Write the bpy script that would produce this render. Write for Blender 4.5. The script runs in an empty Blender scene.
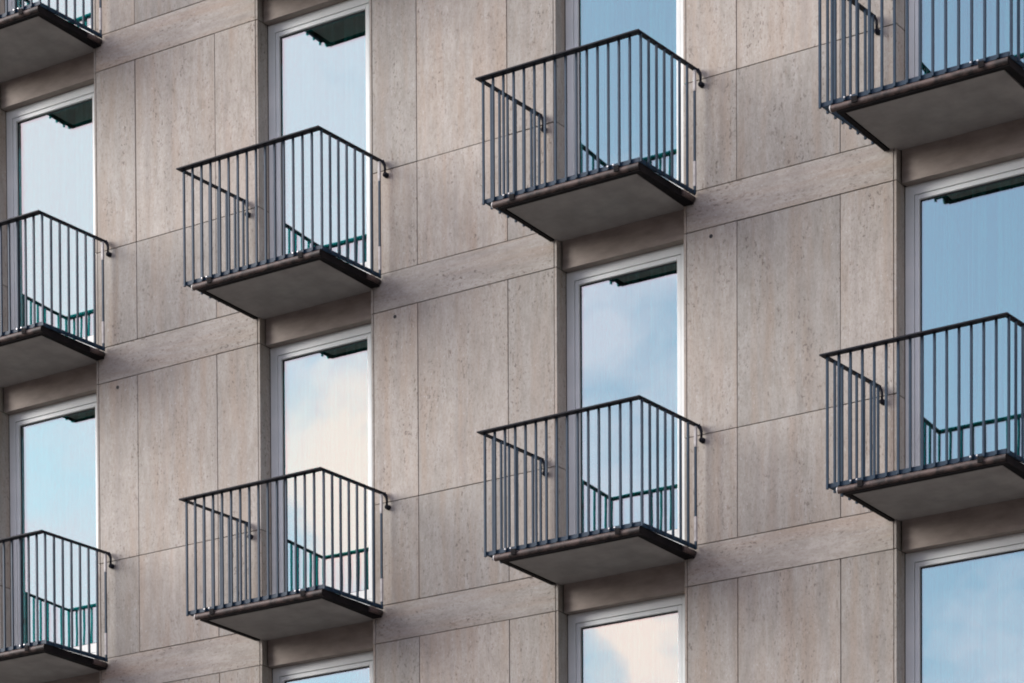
import bpy, bmesh, math, random
from mathutils import Vector, Matrix
random.seed(7)
R = math.radians
C = bpy.context.scene.collection
sc = bpy.context.scene

# ------------------------------------------------------------------ measures
S = 3.29568          # bay spacing
H = 3.0              # storey height
ZO = 12.4            # height of the slab of row 0 above the street
OL, OR = -0.085, 1.194            # window opening, left and right, in bay coordinates
J1, J2 = 1.716, 2.693             # vertical stone joints of a bay
JB, JT, HZ = -0.371, -0.033, 0.895  # horizontal stone joints of a storey
BX = lambda b: (b - 2) * S

# ------------------------------------------------------------------ node help
def mat(name):
    m = bpy.data.materials.new(name); m.use_nodes = True
    nt = m.node_tree
    return m, nt, nt.nodes['Principled BSDF']

def N(nt, typ, **kw):
    n = nt.nodes.new(typ)
    for k, v in kw.items():
        if k.startswith('in_'):
            key = k[3:]
            key = int(key) if key.isdigit() else key.replace('_', ' ')
            n.inputs[key].default_value = v
        else: setattr(n, k, v)
    return n

def math_node(nt, op, a, b=None, clamp=False):
    n = nt.nodes.new('ShaderNodeMath'); n.operation = op; n.use_clamp = clamp
    for i, v in enumerate((a, b)):
        if v is None: continue
        if hasattr(v, 'links') or hasattr(v, 'is_linked'): nt.links.new(v, n.inputs[i])
        else: n.inputs[i].default_value = v
    return n.outputs[0]

def mixc(nt, fac, a, b, mode='MIX'):
    n = nt.nodes.new('ShaderNodeMix'); n.data_type = 'RGBA'; n.blend_type = mode
    for s, v in ((n.inputs[0], fac), (n.inputs[6], a), (n.inputs[7], b)):
        if hasattr(v, 'is_linked'): nt.links.new(v, s)
        elif isinstance(v, (int, float)): s.default_value = v
        else: s.default_value = (*v, 1) if len(v) == 3 else v
    return n.outputs[2]

def ramp(nt, fac, stops):
    n = nt.nodes.new('ShaderNodeValToRGB')
    nt.links.new(fac, n.inputs[0])
    e = n.color_ramp.elements
    while len(e) < len(stops): e.new(0.5)
    for el, (p, c) in zip(e, stops):
        el.position = p
        el.color = (c, c, c, 1) if isinstance(c, (int, float)) else (*c, 1)
    return n.outputs[0]

def noise(nt, vec, scale, detail=4, rough=.55):
    n = N(nt, 'ShaderNodeTexNoise', in_Scale=scale, in_Detail=detail, in_Roughness=rough)
    nt.links.new(vec, n.inputs['Vector'])
    return n.outputs['Fac']

def scaled(nt, vec, s):
    n = N(nt, 'ShaderNodeMapping'); n.inputs['Scale'].default_value = s
    nt.links.new(vec, n.inputs['Vector'])
    return n.outputs[0]

# ------------------------------------------------------------------ materials
def stone_material():
    m, nt, b = mat('travertine')
    L = nt.links.new
    tc = N(nt, 'ShaderNodeTexCoord').outputs['Object']
    pr = N(nt, 'ShaderNodeAttribute', attribute_name='panel_random').outputs['Fac']
    hz = N(nt, 'ShaderNodeAttribute', attribute_name='panel_horizontal').outputs['Fac']
    sp = N(nt, 'ShaderNodeSeparateXYZ'); L(tc, sp.inputs[0])
    sw = N(nt, 'ShaderNodeCombineXYZ'); L(sp.outputs[2], sw.inputs[0]); L(sp.outputs[1], sw.inputs[1]); L(sp.outputs[0], sw.inputs[2])
    mv = N(nt, 'ShaderNodeMix', data_type='VECTOR')
    L(hz, mv.inputs[0]); L(tc, mv.inputs[4]); L(sw.outputs[0], mv.inputs[5])
    off = N(nt, 'ShaderNodeCombineXYZ')
    L(math_node(nt, 'MULTIPLY', pr, 37.0), off.inputs[0]); L(math_node(nt, 'MULTIPLY', pr, 91.0), off.inputs[2])
    ad = N(nt, 'ShaderNodeVectorMath', operation='ADD'); L(mv.outputs[1], ad.inputs[0]); L(off.outputs[0], ad.inputs[1])
    v = ad.outputs[0]
    # wandering of the veins
    wn = N(nt, 'ShaderNodeTexNoise', in_Scale=1.6, in_Detail=2.0); L(v, wn.inputs['Vector'])
    wv = N(nt, 'ShaderNodeVectorMath', operation='SCALE'); wv.inputs['Scale'].default_value = .05; L(wn.outputs['Color'], wv.inputs[0])
    a2 = N(nt, 'ShaderNodeVectorMath', operation='ADD'); L(v, a2.inputs[0]); L(wv.outputs[0], a2.inputs[1])
    v = a2.outputs[0]
    broad = noise(nt, scaled(nt, v, (8, 8, .7)), 1.0, 4, .6)
    vein = noise(nt, scaled(nt, v, (15, 15, 4)), 1.0, 6, .7)
    fine = noise(nt, scaled(nt, v, (58, 58, 34)), 1.0, 3, .8)
    strk = noise(nt, scaled(nt, v, (70, 70, 11)), 1.0, 3, .65)
    pitn = noise(nt, scaled(nt, v, (44, 44, 25)), 1.0, 2, .6)
    pitm = noise(nt, scaled(nt, v, (5, 5, 1.3)), 1.0, 5, .7)
    cloud = noise(nt, v, 2.0, 5, .65)
    col = ramp(nt, vein, [(.3, (.300, .285, .248)), (.5, (.370, .354, .315)), (.7, (.425, .411, .376))])
    tan = mixc(nt, ramp(nt, broad, [(.46, 0.0), (.68, .7)]), col, (.345, .285, .225))
    tan = mixc(nt, math_node(nt, 'MULTIPLY', pr, .55), tan, mixc(nt, 1.0, tan, (1.03, .96, .92), 'MULTIPLY'))
    col = mixc(nt, math_node(nt, 'MULTIPLY', ramp(nt, fine, [(.36, 1.0), (.52, 0.0)]), .34), tan, (.2, .165, .135))
    clus = ramp(nt, pitm, [(.44, .12), (.62, 1.0)])
    pits = math_node(nt, 'MULTIPLY', ramp(nt, pitn, [(.6, 0.0), (.66, 1.0)]), clus)
    stk = math_node(nt, 'MULTIPLY', ramp(nt, strk, [(.58, 0.0), (.66, 1.0)]), clus)
    col = mixc(nt, math_node(nt, 'MULTIPLY', stk, .55), col, (.19, .135, .095))
    col = mixc(nt, math_node(nt, 'MULTIPLY', pits, .72), col, (.11, .085, .068))
    pale = ramp(nt, pitn, [(.28, 1.0), (.34, 0.0)])
    col = mixc(nt, math_node(nt, 'MULTIPLY', pale, .5), col, (.52, .50, .48))
    tone = math_node(nt, 'ADD', math_node(nt, 'MULTIPLY', pr, .2), math_node(nt, 'ADD', math_node(nt, 'MULTIPLY', hz, .04), .885))
    stain = noise(nt, scaled(nt, v, (11, 11, .4)), 1.0, 3, .5)
    col = mixc(nt, math_node(nt, 'MULTIPLY', ramp(nt, stain, [(.54, 0.0), (.7, 1.0)]), .3), col, (.235, .215, .195))
    tone = math_node(nt, 'MULTIPLY', tone, ramp(nt, cloud, [(.3, .90), (.7, 1.03)]))
    tv = N(nt, 'ShaderNodeVectorMath', operation='SCALE'); L(col, tv.inputs[0]); L(tone, tv.inputs['Scale'])
    L(tv.outputs[0], b.inputs['Base Color'])
    b.inputs['Roughness'].default_value = .7
    b.inputs['Specular IOR Level'].default_value = .3
    bp = N(nt, 'ShaderNodeBump', in_Strength=.35, in_Distance=.004)
    hgt = math_node(nt, 'SUBTRACT', math_node(nt, 'MULTIPLY', fine, .5), pits)
    L(hgt, bp.inputs['Height']); L(bp.outputs[0], b.inputs['Normal'])
    return m

def noisy(name, c1, c2, scale=6, rough=.6, metal=0, stretch=(1, 1, 1), bump=0.0, lo=.35, hi=.65, spec=.4):
    m, nt, b = mat(name); L = nt.links.new
    tc = N(nt, 'ShaderNodeTexCoord').outputs['Object']
    n = noise(nt, scaled(nt, tc, stretch), scale, 5, .6)
    L(mixc(nt, ramp(nt, n, [(lo, 0.0), (hi, 1.0)]), c1, c2), b.inputs['Base Color'])
    b.inputs['Roughness'].default_value = rough; b.inputs['Metallic'].default_value = metal
    b.inputs['Specular IOR Level'].default_value = spec
    if bump:
        bp = N(nt, 'ShaderNodeBump', in_Strength=bump, in_Distance=.005)
        L(n, bp.inputs['Height']); L(bp.outputs[0], b.inputs['Normal'])
    return m

def glass_material():
    m = bpy.data.materials.new('coated_glass'); m.use_nodes = True
    nt = m.node_tree; nt.nodes.clear(); L = nt.links.new
    out = N(nt, 'ShaderNodeOutputMaterial')
    tc = N(nt, 'ShaderNodeTexCoord').outputs['Object']
    bp = N(nt, 'ShaderNodeBump', in_Strength=.05, in_Distance=.02)
    L(noise(nt, tc, 2.2, 1, .4), bp.inputs['Height'])
    g = N(nt, 'ShaderNodeBsdfGlossy', in_Roughness=.0); g.inputs['Color'].default_value = (.93, .975, 1.0, 1)
    L(bp.outputs[0], g.inputs['Normal'])
    t = N(nt, 'ShaderNodeBsdfTransparent'); t.inputs['Color'].default_value = (.09, .68, .64, 1)
    lw = N(nt, 'ShaderNodeLayerWeight', in_Blend=.35)
    f = math_node(nt, 'ADD', math_node(nt, 'MULTIPLY', lw.outputs['Fresnel'], .3), .32, clamp=True)
    mx = N(nt, 'ShaderNodeMixShader'); L(f, mx.inputs[0]); L(t.outputs[0], mx.inputs[1]); L(g.outputs[0], mx.inputs[2])
    L(mx.outputs[0], out.inputs['Surface'])
    return m

M = dict(
    stone=stone_material(),
    joint=noisy('joint_shadow_gap', (.035, .03, .028), (.06, .052, .047), 9, .9),
    lintel=noisy('lintel_stone', (.22, .185, .16), (.29, .25, .215), 5, .75, stretch=(1, 1, 3), bump=.15),
    core=noisy('render_coat', (.2, .18, .16), (.26, .235, .21), 4, .85),
    steel=noisy('slate_blue_paint', (.007, .025, .048), (.014, .039, .066), 11, .45, spec=.25, bump=.05),
    handrail=noisy('dark_handrail_paint', (.007, .008, .013), (.014, .016, .022), 9, .55, bump=.05, spec=.12),
    soffit=noisy('soffit_concrete', (.245, .235, .22), (.33, .315, .295), 3.5, .85, bump=.2),
    edge=noisy('blackened_edge_steel', (.006, .006, .007), (.013, .011, .011), 8, .8, spec=.1),
    nosing=noisy('brown_coated_tube', (.022, .018, .017), (.10, .07, .06), 7, .6, lo=.4, hi=.62, stretch=(2, 2, 2), bump=.1),
    painted_glint=noisy('post_glint_paint', (.30, .29, .28), (.46, .45, .44), 22, .5),  # pale tone standing in for light on the end post
    zinc=noisy('galvanised_steel', (.4, .4, .4), (.6, .6, .6), 30, .4, 1.0),
    cap=noisy('pale_end_cap', (.55, .54, .52), (.68, .67, .65), 12, .5),
    frame=noisy('window_frame_paint', (.66, .70, .685), (.73, .76, .74), 3, .4),
    gasket=noisy('rubber_gasket', (.008, .009, .012), (.016, .018, .022), 10, .6),
    glass=glass_material(),
    curtain=noisy('sheer_curtain', (.20, .20, .20), (.93, .93, .91), 3, .9, stretch=(4.4, 1, .08), lo=.44, hi=.56),  # bands put fold shading and sheer overlap into the colour
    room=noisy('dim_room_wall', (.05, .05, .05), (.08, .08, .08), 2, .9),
    roof=noisy('roof_felt', (.06, .06, .06), (.1, .1, .1), 2, .9),
    asphalt=noisy('asphalt', (.04, .04, .042), (.065, .064, .064), 14, .9, bump=.3),
    paving=noisy('paving', (.13, .125, .115), (.2, .19, .18), 3, .85, bump=.2),
    kerb=noisy('kerb_granite', (.27, .265, .26), (.36, .35, .34), 20, .8),
    ground=noisy('ground_gravel', (.12, .11, .095), (.18, .165, .14), 2, .95, bump=.3),
    paint=noisy('road_paint', (.62, .62, .6), (.78, .78, .76), 12, .7),
)

# ------------------------------------------------------------------ mesh help
def box(bm, x0, x1, y0, y1, z0, z1, bev=0.0):
    vs = [bm.verts.new(p) for p in ((x0, y0, z0), (x1, y0, z0), (x1, y1, z0), (x0, y1, z0), (x0, y0, z1), (x1, y0, z1), (x1, y1, z1), (x0, y1, z1))]
    fs = [bm.faces.new([vs[i] for i in q]) for q in ((0, 3, 2, 1), (4, 5, 6, 7), (0, 1, 5, 4), (1, 2, 6, 5), (2, 3, 7, 6), (3, 0, 4, 7))]
    if bev:
        es = list({e for f in fs for e in f.edges})
        r = bmesh.ops.bevel(bm, geom=es, offset=bev, segments=1, affect='EDGES', profile=.5)
        return {v for f in r['faces'] for v in f.verts} | {v for v in vs if v.is_valid}
    return set(vs)

def tube(bm, pts, r, seg=12, caps=True):
    pts = [Vector(p) for p in pts]; rings = []
    for i, p in enumerate(pts):
        d = (pts[min(i + 1, len(pts) - 1)] - pts[max(i - 1, 0)]).normalized()
        u = d.cross(Vector((0, 0, 1)))
        if u.length < .01: u = d.cross(Vector((1, 0, 0)))
        u.normalize(); w = d.cross(u)
        rr = r[i] if isinstance(r, (list, tuple)) else r
        rings.append([bm.verts.new(p + rr * (math.cos(2 * math.pi * k / seg) * u + math.sin(2 * math.pi * k / seg) * w)) for k in range(seg)])
    for a, b in zip(rings, rings[1:]):
        for k in range(seg):
            f = bm.faces.new((a[k], a[(k + 1) % seg], b[(k + 1) % seg], b[k])); f.smooth = True
    if caps:
        bm.faces.new(rings[0][::-1]); bm.faces.new(rings[-1])

def strip_prism(bm, outer, inner, z0, z1):
    """a flat bar bent along an open path: outer and inner outlines, mitred"""
    n = len(outer)
    v = [[bm.verts.new((*p, z)) for p in line] for line in (outer, inner) for z in (z0, z1)]
    ob, ot, ib, it = v
    for i in range(n - 1):
        bm.faces.new((ob[i], ob[i + 1], ot[i + 1], ot[i])); bm.faces.new((ib[i], it[i], it[i + 1], ib[i + 1]))
        bm.faces.new((ot[i], ot[i + 1], it[i + 1], it[i])); bm.faces.new((ob[i], ib[i], ib[i + 1], ob[i + 1]))
    bm.faces.new((ob[0], ot[0], it[0], ib[0])); bm.faces.new((ob[-1], ib[-1], it[-1], ot[-1]))

def obj(name, bm, m, parent=None, loc=(0, 0, 0)):
    bmesh.ops.recalc_face_normals(bm, faces=bm.faces)
    me = bpy.data.meshes.new(name); bm.to_mesh(me); bm.free()
    me.materials.append(m)
    o = bpy.data.objects.new(name, me); C.objects.link(o)
    o.location = loc
    if parent: o.parent = parent
    return o

def empty(name, loc=(0, 0, 0)):
    o = bpy.data.objects.new(name, None); C.objects.link(o); o.location = loc
    o.empty_display_size = .2
    return o

def tag(o, label=None, cat=None, group=None, kind=None):
    if label: o['label'] = label
    if cat: o['category'] = cat
    if group: o['group'] = group
    if kind: o['kind'] = kind
    return o

def copy_tree(o, parent=None):
    c = o.copy(); C.objects.link(c)
    if parent: c.parent = parent
    for ch in list(o.children): copy_tree(ch, c)
    return c

# ------------------------------------------------------------------ the building
BAYS = range(-1, 5)
LEVELS = range(-4, 3)          # level j stands on the slab of row j
XL, XR = BX(-1) - 1.75, BX(5) - .1
building = empty('apartment_building', (0, 0, ZO))
tag(building, 'travertine clad apartment building with tall balcony doors and dark shadow joints', 'building')

G = .0032                        # half a joint
bm = bmesh.new()
lr = bm.verts.layers.float.new('panel_random'); lh = bm.verts.layers.float.new('panel_horizontal')
def panel(x0, x1, z0, z1, horiz=0, y1=.03, y0=0.0):
    g = lambda: G + random.uniform(-.0008, .0014)
    vs = box(bm, x0 + g(), x1 - g(), y0 + random.uniform(0, .0028), y1, z0 + g(), z1 - g(), .0016)
    r = random.random()
    for v in vs: v[lr] = r; v[lh] = horiz
RT = .03                         # width of the stone return beside each opening
for b in range(-2, 5):
    x = BX(b)
    xs = [OR + RT, J1, J2, S + OL - RT]
    if b == -2: xs = [J1 - .17, J2, S + OL - RT]
    for j in LEVELS:
        z = j * H
        top = JB + H if j < 2 else H + .35
        panel(x + xs[0], x + xs[-1], z + JB, z + JT, 1)
        for a, c in zip(xs, xs[1:]):
            panel(x + a, x + c, z + JT, z + HZ)
            panel(x + a, x + c, z + HZ, z + (JB + H))
    z = 3 * H
    panel(x + xs[0], x + xs[-1], z + JB, z + .3, 1)
for b in BAYS:
    x = BX(b)
    panel(x + OL - RT, x + OR + RT, 3 * H - .04, 3 * H + .3, 1)
    for j in LEVELS:
        z = j * H
        for a, c in ((OL - RT, OL), (OR, OR + RT)):
            for z0, z1 in ((JB, JT), (JT, HZ), (HZ, JB + H)):
                panel(x + a, x + c, z + z0, z + z1, 0, .155)
    panel(x + OL - RT, x + OL, 3 * H + JB, 3 * H - .04, 0, .155); panel(x + OR, x + OR + RT, 3 * H + JB, 3 * H - .04, 0, .155)
obj('stone_cladding', bm, M['stone'], building)

# load bearing wall behind the cladding, with an opening at every window
bm = bmesh.new()
zb, zt = -ZO, 3 * H + .28
for b in range(-2, 5):
    x = BX(b)
    box(bm, x + (OR + .008 if b > -2 else J1 - .17), x + S + OL - .008, .034, .45, zb, zt)
for b in BAYS:
    x = BX(b)
    for j in list(LEVELS) + [3]:
        z = j * H
        box(bm, x + OL, x + OR,   .235, .44, z + JB, z - .06)
    box(bm, x + OL, x + OR, .05, .44, 3 * H - .058, zt - .002)
    box(bm, x + OL, x + OR, .05, .44, zb, -4 * H + JB - .002)
obj('wall', bm, M['joint'], building)
bm = bmesh.new()
box(bm, XL, XL + .3, .455, 11, zb, zt); box(bm, XR - .3, XR, .455, 11, zb, zt); box(bm, XL + .302, XR - .302, 10.7, 11, zb, zt)
obj('outer_wall', bm, M['core'], building)
bm = bmesh.new(); box(bm, XL - .02, XR + .02, -.03, 11.03, zt + .034, zt + .16)
obj('roof', bm, M['roof'], building)
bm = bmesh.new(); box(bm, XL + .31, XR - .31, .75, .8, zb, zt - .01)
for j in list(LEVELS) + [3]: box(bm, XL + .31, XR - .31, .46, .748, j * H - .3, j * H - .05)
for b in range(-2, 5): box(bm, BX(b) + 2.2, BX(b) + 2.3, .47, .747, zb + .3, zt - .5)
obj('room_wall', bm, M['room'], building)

# anchor holes in the narrow stones
for b in (0, 1, 2):
    bm = bmesh.new()
    tube(bm, [(0, -.001, 0), (0, .012, 0)], .017, 14)
    obj('anchor_hole', bm, M['gasket'], building, (BX(b) + 1.465, 0, JB - .075))

# lintels
lm = None
for b in BAYS:
    for j in list(LEVELS)[1:] + [3]:
        if lm is None:
            bm = bmesh.new(); box(bm, OL + .012, OR - .003, .07, .232, -.378, -.062, .002)
            lm = obj('lintel_panel', bm, M['lintel'], building, (BX(b), 0, j * H))
        else:
            o = lm.copy(); C.objects.link(o); o.location = (BX(b), 0, j * H)

# windows: fixed frame > sash_frame, gasket, pane, curtain, sill
def ring(bm, x0, x1, z0, z1, w, y0, y1, bev=.002, wb=None):
    wb = wb or w
    box(bm, x0, x0 + w, y0, y1, z0, z1, bev); box(bm, x1 - w, x1, y0, y1, z0, z1, bev)
    box(bm, x0 + w, x1 - w, y0, y1, z1 - w, z1, bev); box(bm, x0 + w, x1 - w, y0, y1, z0, z0 + wb, bev)
def make_window():
    W0, W1, Z0, Z1 = OL + .002, OR - .002, .02, H - .38
    FT = H - .46
    bm = bmesh.new()
    box(bm, W0, -.004, .155, .225, Z0, Z1, .002); box(bm, 1.083, W1, .155, .225, Z0, Z1, .002)
    box(bm, -.004, 1.083, .155, .225, FT, Z1, .002); box(bm, -.004, 1.083, .155, .225, Z0, .1, .002)
    w = obj('window', bm, M['frame'], building)
    bm = bmesh.new(); ring(bm, .0005, 1.0785, .1045, FT - .0045, .039, .160, .214, .003, .09)
    obj('sash_frame', bm, M['frame'], w)
    bm = bmesh.new(); ring(bm, .0398, 1.0392, .195, FT - .044, .011, .184, .21, 0)
    obj('gasket', bm, M['gasket'], w)
    bm = bmesh.new(); box(bm, .0509, 1.0281, .190, .202, .2062, FT - .0552)
    obj('pane', bm, M['glass'], w)
    bm = bmesh.new(); box(bm, W0, W1, .04, .153, .0, .018, .002)
    obj('sill', bm, M['frame'], w)
    rnd = random.Random(3)
    bm = bmesh.new(); prev = None; x = OL + .01; ph = 0
    while x < OR - .01:
        ph += rnd.uniform(.35, .75)
        y = .35 + .04 * math.sin(ph) + .014 * math.sin(ph * .37)
        cur = [bm.verts.new((x, y + .006 * math.sin(ph * .5) * (zz < 1), zz)) for zz in (.05, 1.0, H - .4)]
        if prev:
            for k in (0, 1):
                f = bm.faces.new((prev[k], cur[k], cur[k + 1], prev[k + 1])); f.smooth = True
        prev = cur; x += .0105
    obj('curtain', bm, M['curtain'], w)
    return w
win = None
for b in BAYS:
    for j in LEVELS:
        w = win if win else None
        if win is None: win = w = make_window()
        else: w = copy_tree(win, building)
        w.location = (BX(b), 0, j * H)

# ------------------------------------------------------------------ balconies
def make_balcony():
    root = empty('balcony')
    sk = lambda y: .06 * max(0, 1 + y / .87)          # the side rails run very slightly out of square
    bm = bmesh.new(); box(bm, -.105, 1.192, -.80, .066, -.132, -.045, .003)
    obj('slab', bm, M['soffit'], root)
    # dark angle and plate round the slab edge
    bm = bmesh.new()
    strip_prism(bm, [(-.150, -.004), (-.150, -.850), (1.264, -.850), (1.300, -.004)], [(-.107, -.004), (-.107, -.802), (1.207, -.802), (1.207, -.004)], -.141, -.119)
    obj('edge_angle', bm, M['edge'], root)
    bm = bmesh.new()
    strip_prism(bm, [(-.149, -.006), (-.149, -.83), (1.262, -.83), (1.300, -.006)], [(-.107, -.006), (-.107, -.802), (1.194, -.802), (1.194, -.006)], -.1188, -.0748)
    obj('fascia', bm, M['edge'], root)
    # round nosing along the front, short return near the wall
    nz, nr = -.103, .027
    bm = bmesh.new(); tube(bm, [(-.192, -.852, nz), (1.262, -.852, nz)], nr, 18, False)
    f = obj('nosing', bm, M['nosing'], root)
    bm = bmesh.new(); tube(bm, [(-.199, -.852, nz), (-.1915, -.852, nz)], nr * .98, 18); obj('end_cap', bm, M['cap'], f)
    bm = bmesh.new(); tube(bm, [(1.2615, -.852, nz), (1.268, -.852, nz)], nr * .98, 18); obj('end_cap', bm, M['edge'], f)
    bm = bmesh.new(); tube(bm, [(1.287, -.20, nz), (1.297, -.012, nz)], .027, 14); obj('nosing', bm, M['nosing'], root)
    # bottom rail (flat bar on edge) and broad handrail, bent round the corners
    x0, x1, yf = -.282, 1.288, -.87
    def bar(name, ox0, ox1, oy, wx, wy, z0, z1, m, yend):
        bm = bmesh.new(); e = sk(yend)
        strip_prism(bm, [(ox0 + e, yend), (ox0, oy), (ox1, oy), (ox1 + e, yend)], [(ox0 + wx + e, yend), (ox0 + wx, oy + wy), (ox1 - wx, oy + wy), (ox1 - wx + e, yend)], z0, z1)
        bmesh.ops.bevel(bm, geom=list(bm.edges), offset=.0015, segments=1, affect='EDGES')
        return obj(name, bm, m, root)
    bar('bottom_rail', x0 + .0085, x1 - .0225, yf + .0078, .012, .012, -.074, -.037, M['steel'], -.012)
    bar('handrail', -.323, 1.302, -.935, .045, .073, .966, .979, M['handrail'], -.012)
    # balusters, the side ones showing their ends below the rail
    BW = .0095
    bm = bmesh.new(); box(bm, -BW, BW, -BW, BW, -.0738, .9655, .0014)
    bproto = obj('baluster', bm, M['steel'], root)
    bm = bmesh.new(); box(bm, -BW, BW, -BW, BW, -.083, .9655, .0014)
    sproto = obj('baluster', bm, M['steel'], root)
    spots = [(bproto, x0 + (x1 - x0) * k / 15, yf - .0025) for k in range(1, 15)]
    for sx in (x0, x1): spots += [(sproto, sx + sk(yf + .1155 * k), yf + .1155 * k) for k in range(0, 7)]
    for k, (src, x, y) in enumerate(spots):
        o = src if k in (0, 14) else src.copy()
        if o is not src: C.objects.link(o)
        o.location = (x, y, 0)
    for sx in (x0, x1):
        bm = bmesh.new(); box(bm, -BW, BW, -BW, BW, -.083, .9655, .0014)
        p = obj('end_post', bm, M['steel'], root, (sx + sk(-.06), yf + .1155 * 7, 0))
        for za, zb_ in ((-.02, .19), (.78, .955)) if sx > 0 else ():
            bm = bmesh.new(); box(bm, -.0115, .0115, -.0115, .0115, za, zb_, .002); obj('painted_glint', bm, M['painted_glint'], p)  # pale boxes imitate light caught on the right end post
    # wall brackets carrying the handrail
    for sx in (-.238, 1.352):
        bm = bmesh.new(); dx = .032
        tube(bm, [(sx, -.028, .970), (sx + .010, -.022, .955), (sx + dx * .8, -.024, .925), (sx + dx, -.028, .895), (sx + dx, -.030, .862)], [.019, .017, .014, .012, .011], 10)
        br = obj('wall_bracket', bm, M['handrail'], root)
        bm = bmesh.new(); tube(bm, [(sx + dx, -.044, .842), (sx + dx, -.036, .842), (sx + dx, -.006, .842), (sx + dx, -.0015, .842)], [.012, .022, .024, .024], 16); obj('rosette', bm, M['handrail'], br)
    # clamps holding the rail to the nosing, two bolts each
    for cx in (.015, 1.055):
        bm = bmesh.new()
        box(bm, cx - .024, cx + .024, -.889, -.8825, -.098, -.066, .001)
        box(bm, cx - .024, cx + .024, -.888, -.8795, -.114, -.0982, .001)
        c = obj('clamp', bm, M['edge'], root)
        for dx in (-.082, -.027):
            bm = bmesh.new(); tube(bm, [(cx + dx, -.8785, -.056), (cx + dx, -.888, -.056), (cx + dx, -.893, -.056)], [.009, .009, .006], 8); obj('bolt', bm, M['zinc'], c)
    return root

LB = {
 (0, 1): 'slate blue railed balcony cut by the top left corner, mostly its grey underside',
 (0, 0): 'slate blue railed balcony cut off by the left edge, middle one of its column',
 (0, -1): 'slate blue railed balcony at the bottom left corner, lowest in its column',
 (1, 1): 'slate blue railed balcony just above the top edge, over the second column of windows',
 (1, 0): 'whole balcony in the second column from the left, upper of the two there',
 (1, -1): 'whole balcony low in the second column, before the window reflecting cream cloud',
 (2, 1): 'slate blue railed balcony above the top edge over the third column of windows',
 (2, 0): 'whole balcony at top centre right, upper one of the third column',
 (2, -1): 'whole balcony just below and right of the picture centre, lower one of the third column',
 (3, 1): 'slate blue railed balcony above the top edge over the rightmost column of windows',
 (3, 0): 'balcony at the top right corner with its handrail cut off by the top edge',
 (3, -1): 'balcony cut by the right edge halfway up, its left rail corner visible',
 (0, -2): 'slate blue railed balcony below the bottom edge under the leftmost column',
 (1, -2): 'slate blue railed balcony below the bottom edge under the second column',
 (2, -2): 'slate blue railed balcony below the bottom edge under the third column',
 (3, -2): 'slate blue railed balcony below the bottom edge under the rightmost column',
}
proto = make_balcony()
first = True
for (b, j), lab in LB.items():
    o = proto if first else copy_tree(proto)
    first = False
    o.location = (BX(b), 0, ZO + j * H)
    if (b, j) == (3, 0): o.location += Vector((-.035, 0, .02)); o.scale = (1.05, 1.03, 1)
    tag(o, lab, 'balcony', 'balconies bolted to the stone facade')

# ------------------------------------------------------------------ street
def sheet(name, x0, x1, y0, y1, z, m):
    bm = bmesh.new(); box(bm, x0, x1, y0, y1, z - .3, z)
    return tag(obj(name, bm, m), kind='structure')
bm = bmesh.new(); vs = [bm.verts.new(p) for p in ((-600, -600, -.16), (600, -600, -.16), (600, 600, -.16), (-600, 600, -.16))]; bm.faces.new(vs)
tag(obj('ground', bm, M['ground']), kind='structure')
sheet('road', -150, 150, -18, -4, -.004, M['asphalt'])
sheet('pavement', -150, 150, -3.85, .03, .12, M['paving'])
sheet('kerb', -150, 150, -4, -3.852, .124, M['kerb'])
sheet('pavement', -150, 150, -40, -18.152, .12, M['paving'])
sheet('kerb', -150, 150, -18.15, -18.002, .124, M['kerb'])
bm = bmesh.new()
for k in range(-24, 25): box(bm, k * 6 - 1.5, k * 6 + 1.5, -11.06, -10.94, -.003, .0)
tag(obj('road_marking', bm, M['paint']), kind='structure')

# unseen building added behind the camera, blocking low sky to darken the lintels
opp = empty('low_sky_blocker', (0, -46, .12))
tag(opp, 'long plain rendered building added unseen across the street to block low sky', 'building')
bm = bmesh.new(); box(bm, -110, 90, -12, 0, 0, 18.2); obj('wall', bm, M['core'], opp)
bm = bmesh.new(); box(bm, -110.4, 90.4, -12.4, .4, 18.205, 18.7); obj('roof', bm, M['roof'], opp)
wp = None
for k in range(-18, 15):
    for z in (1.2, 4.6, 8.0, 11.4, 14.8):
        if wp is None:
            bm = bmesh.new(); ring(bm, 0, 1.4, 0, 1.9, .08, .005, .06); wp = o = obj('window', bm, M['frame'], opp)
            bm = bmesh.new(); box(bm, .082, 1.318, .006, .02, .082, 1.818); obj('pane', bm, M['gasket'], o)
        elif abs(k) < 9 and z < 14: o = copy_tree(wp, opp)
        else: continue
        o.location = (k * 6, 0, z)

# ------------------------------------------------------------------ sky and sun
SUN_AZ, SUN_EL = -66.0, 21.0      # azimuth from -Y towards -X
sd = Vector((math.sin(R(SUN_AZ)) * math.cos(R(SUN_EL)), -math.cos(R(SUN_AZ)) * math.cos(R(SUN_EL)), math.sin(R(SUN_EL))))
w = bpy.data.worlds.new('World'); sc.world = w; w.use_nodes = True
nt = w.node_tree; L = nt.links.new; bg = nt.nodes['Background']
sky = N(nt, 'ShaderNodeTexSky', sky_type='NISHITA')
sky.sun_disc = False; sky.sun_elevation = R(SUN_EL); sky.sun_rotation = math.atan2(sd.x, sd.y)
sky.air_density = 1.0; sky.dust_density = 1.0; sky.ozone_density = 1.8
dirn = N(nt, 'ShaderNodeTexCoord').outputs['Generated']
def dvec(az, el): return Vector((math.sin(R(az)) * math.cos(R(el)), -math.cos(R(az)) * math.cos(R(el)), math.sin(R(el))))
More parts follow.
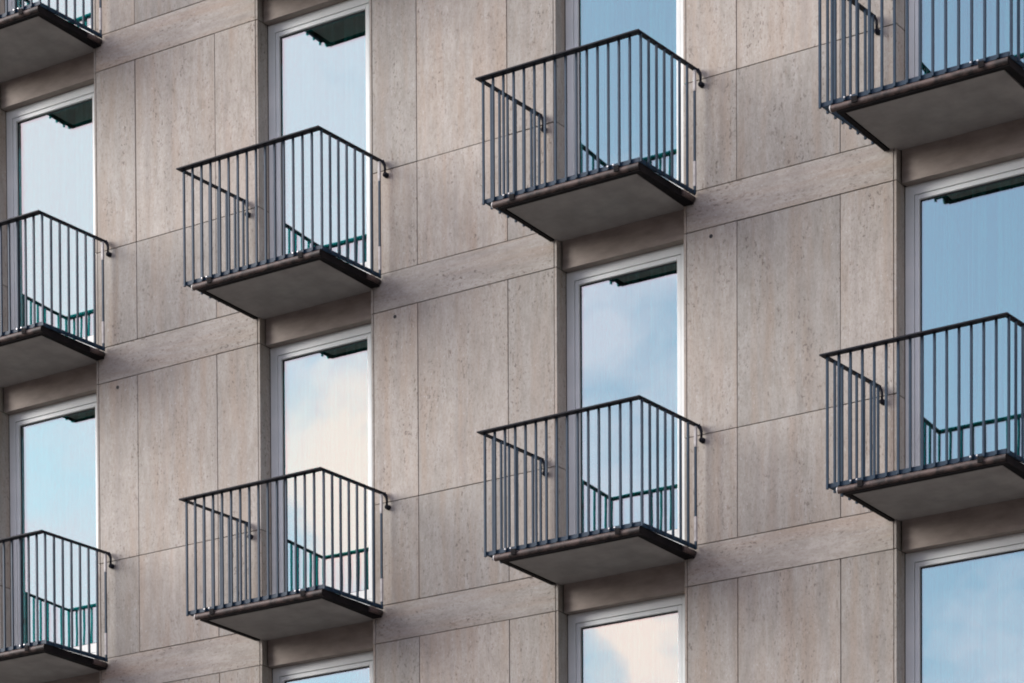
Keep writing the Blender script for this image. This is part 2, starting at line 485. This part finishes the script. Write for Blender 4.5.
def lobe(az, el, r0, r1):
    d = N(nt, 'ShaderNodeVectorMath', operation='DOT_PRODUCT'); L(dirn, d.inputs[0]); d.inputs[1].default_value = dvec(az, el)
    n = N(nt, 'ShaderNodeMapRange', interpolation_type='SMOOTHSTEP'); L(d.outputs['Value'], n.inputs[0])
    n.inputs[1].default_value = math.cos(R(r1)); n.inputs[2].default_value = math.cos(R(r0))
    return n.outputs[0]
cn = noise(nt, scaled(nt, dirn, (1, 1, 2.2)), 8.0, 7, .58)
fn = noise(nt, scaled(nt, dirn, (1, 1, 1.6)), 24, 6, .55)
cover = math_node(nt, 'ADD', cn, math_node(nt, 'MULTIPLY', math_node(nt, 'SUBTRACT', fn, .5), .35))
pos = lambda v, k: math_node(nt, 'MULTIPLY', v, k)
for l_ in (pos(lobe(-39, 24, 1.5, 6.5), .28), pos(lobe(-35.3, 17.8, .5, 3.2), .26), pos(lobe(-41, 14.5, .5, 3), .28),
           pos(lobe(-30, 14.3, .3, 2.5), .2), pos(lobe(-31, 19.5, 1, 4), .02), pos(lobe(-22, 27, 2, 12), -.16), pos(lobe(-37.2, 16.4, .2, 1.3), -.3), pos(lobe(-31.5, 14.1, .2, 1.1), -.25), pos(lobe(-24, 19, 1, 6), -.12), pos(lobe(-95, 45, 10, 60), .2), pos(lobe(60, 30, 10, 60), .08), pos(lobe(-23, 15.3, .5, 3), .12)):
    cover = math_node(nt, 'ADD', cover, l_)
mask = ramp(nt, cover, [(.45, .13), (.66, 1.0)])
warm = math_node(nt, 'MAXIMUM', lobe(-35.5, 17.7, .3, 2.6), lobe(-30.3, 15.0, .3, 1.8))
warm = math_node(nt, 'MAXIMUM', warm, pos(lobe(-75, 30, 5, 40), .7))
ccol = mixc(nt, warm, (7.9, 6.75, 7.8), (12.9, 8.55, 7.6))
col = mixc(nt, math_node(nt, 'MULTIPLY', mask, .9), sky.outputs[0], ccol)
L(col, bg.inputs[0]); bg.inputs[1].default_value = .135

s = bpy.data.lights.new('sun', 'SUN'); s.energy = 3.5; s.angle = R(38); s.color = (1, .975, .955)
so = bpy.data.objects.new('sun', s); C.objects.link(so); so.rotation_euler = sd.to_track_quat('Z', 'Y').to_euler()

# ------------------------------------------------------------------ camera
cam = bpy.data.cameras.new('camera'); co = bpy.data.objects.new('camera', cam); C.objects.link(co)
yaw, pit, rol, f = .575074542, -.0321017776, -.00463798765, 3017.44091
fw = Vector((-math.sin(yaw) * math.cos(pit), math.cos(yaw) * math.cos(pit), math.sin(pit)))
rt = Vector((math.cos(yaw), math.sin(yaw), 0)); up = rt.cross(fw)
rx = math.cos(rol) * rt + math.sin(rol) * up; ux = -math.sin(rol) * rt + math.cos(rol) * up
m3 = Matrix((rx, ux, -fw)).transposed()
co.matrix_world = Matrix.Translation((14.1891437, -22.8470724, -10.8069631 + ZO)) @ m3.to_4x4()
cam.sensor_fit = 'HORIZONTAL'; cam.sensor_width = 36; cam.lens = f / 1024 * 36
cam.shift_x = 0; cam.shift_y = 1207.41022 / 1024
cam.clip_start = .1; cam.clip_end = 3000
sc.camera = co
sc.view_settings.view_transform = 'Standard'; sc.view_settings.look = 'None'
sc.view_settings.exposure = .79; sc.view_settings.gamma = 1
sc.cycles.filter_width = 1.9
sc.cycles.max_bounces = 8; sc.cycles.transparent_max_bounces = 12
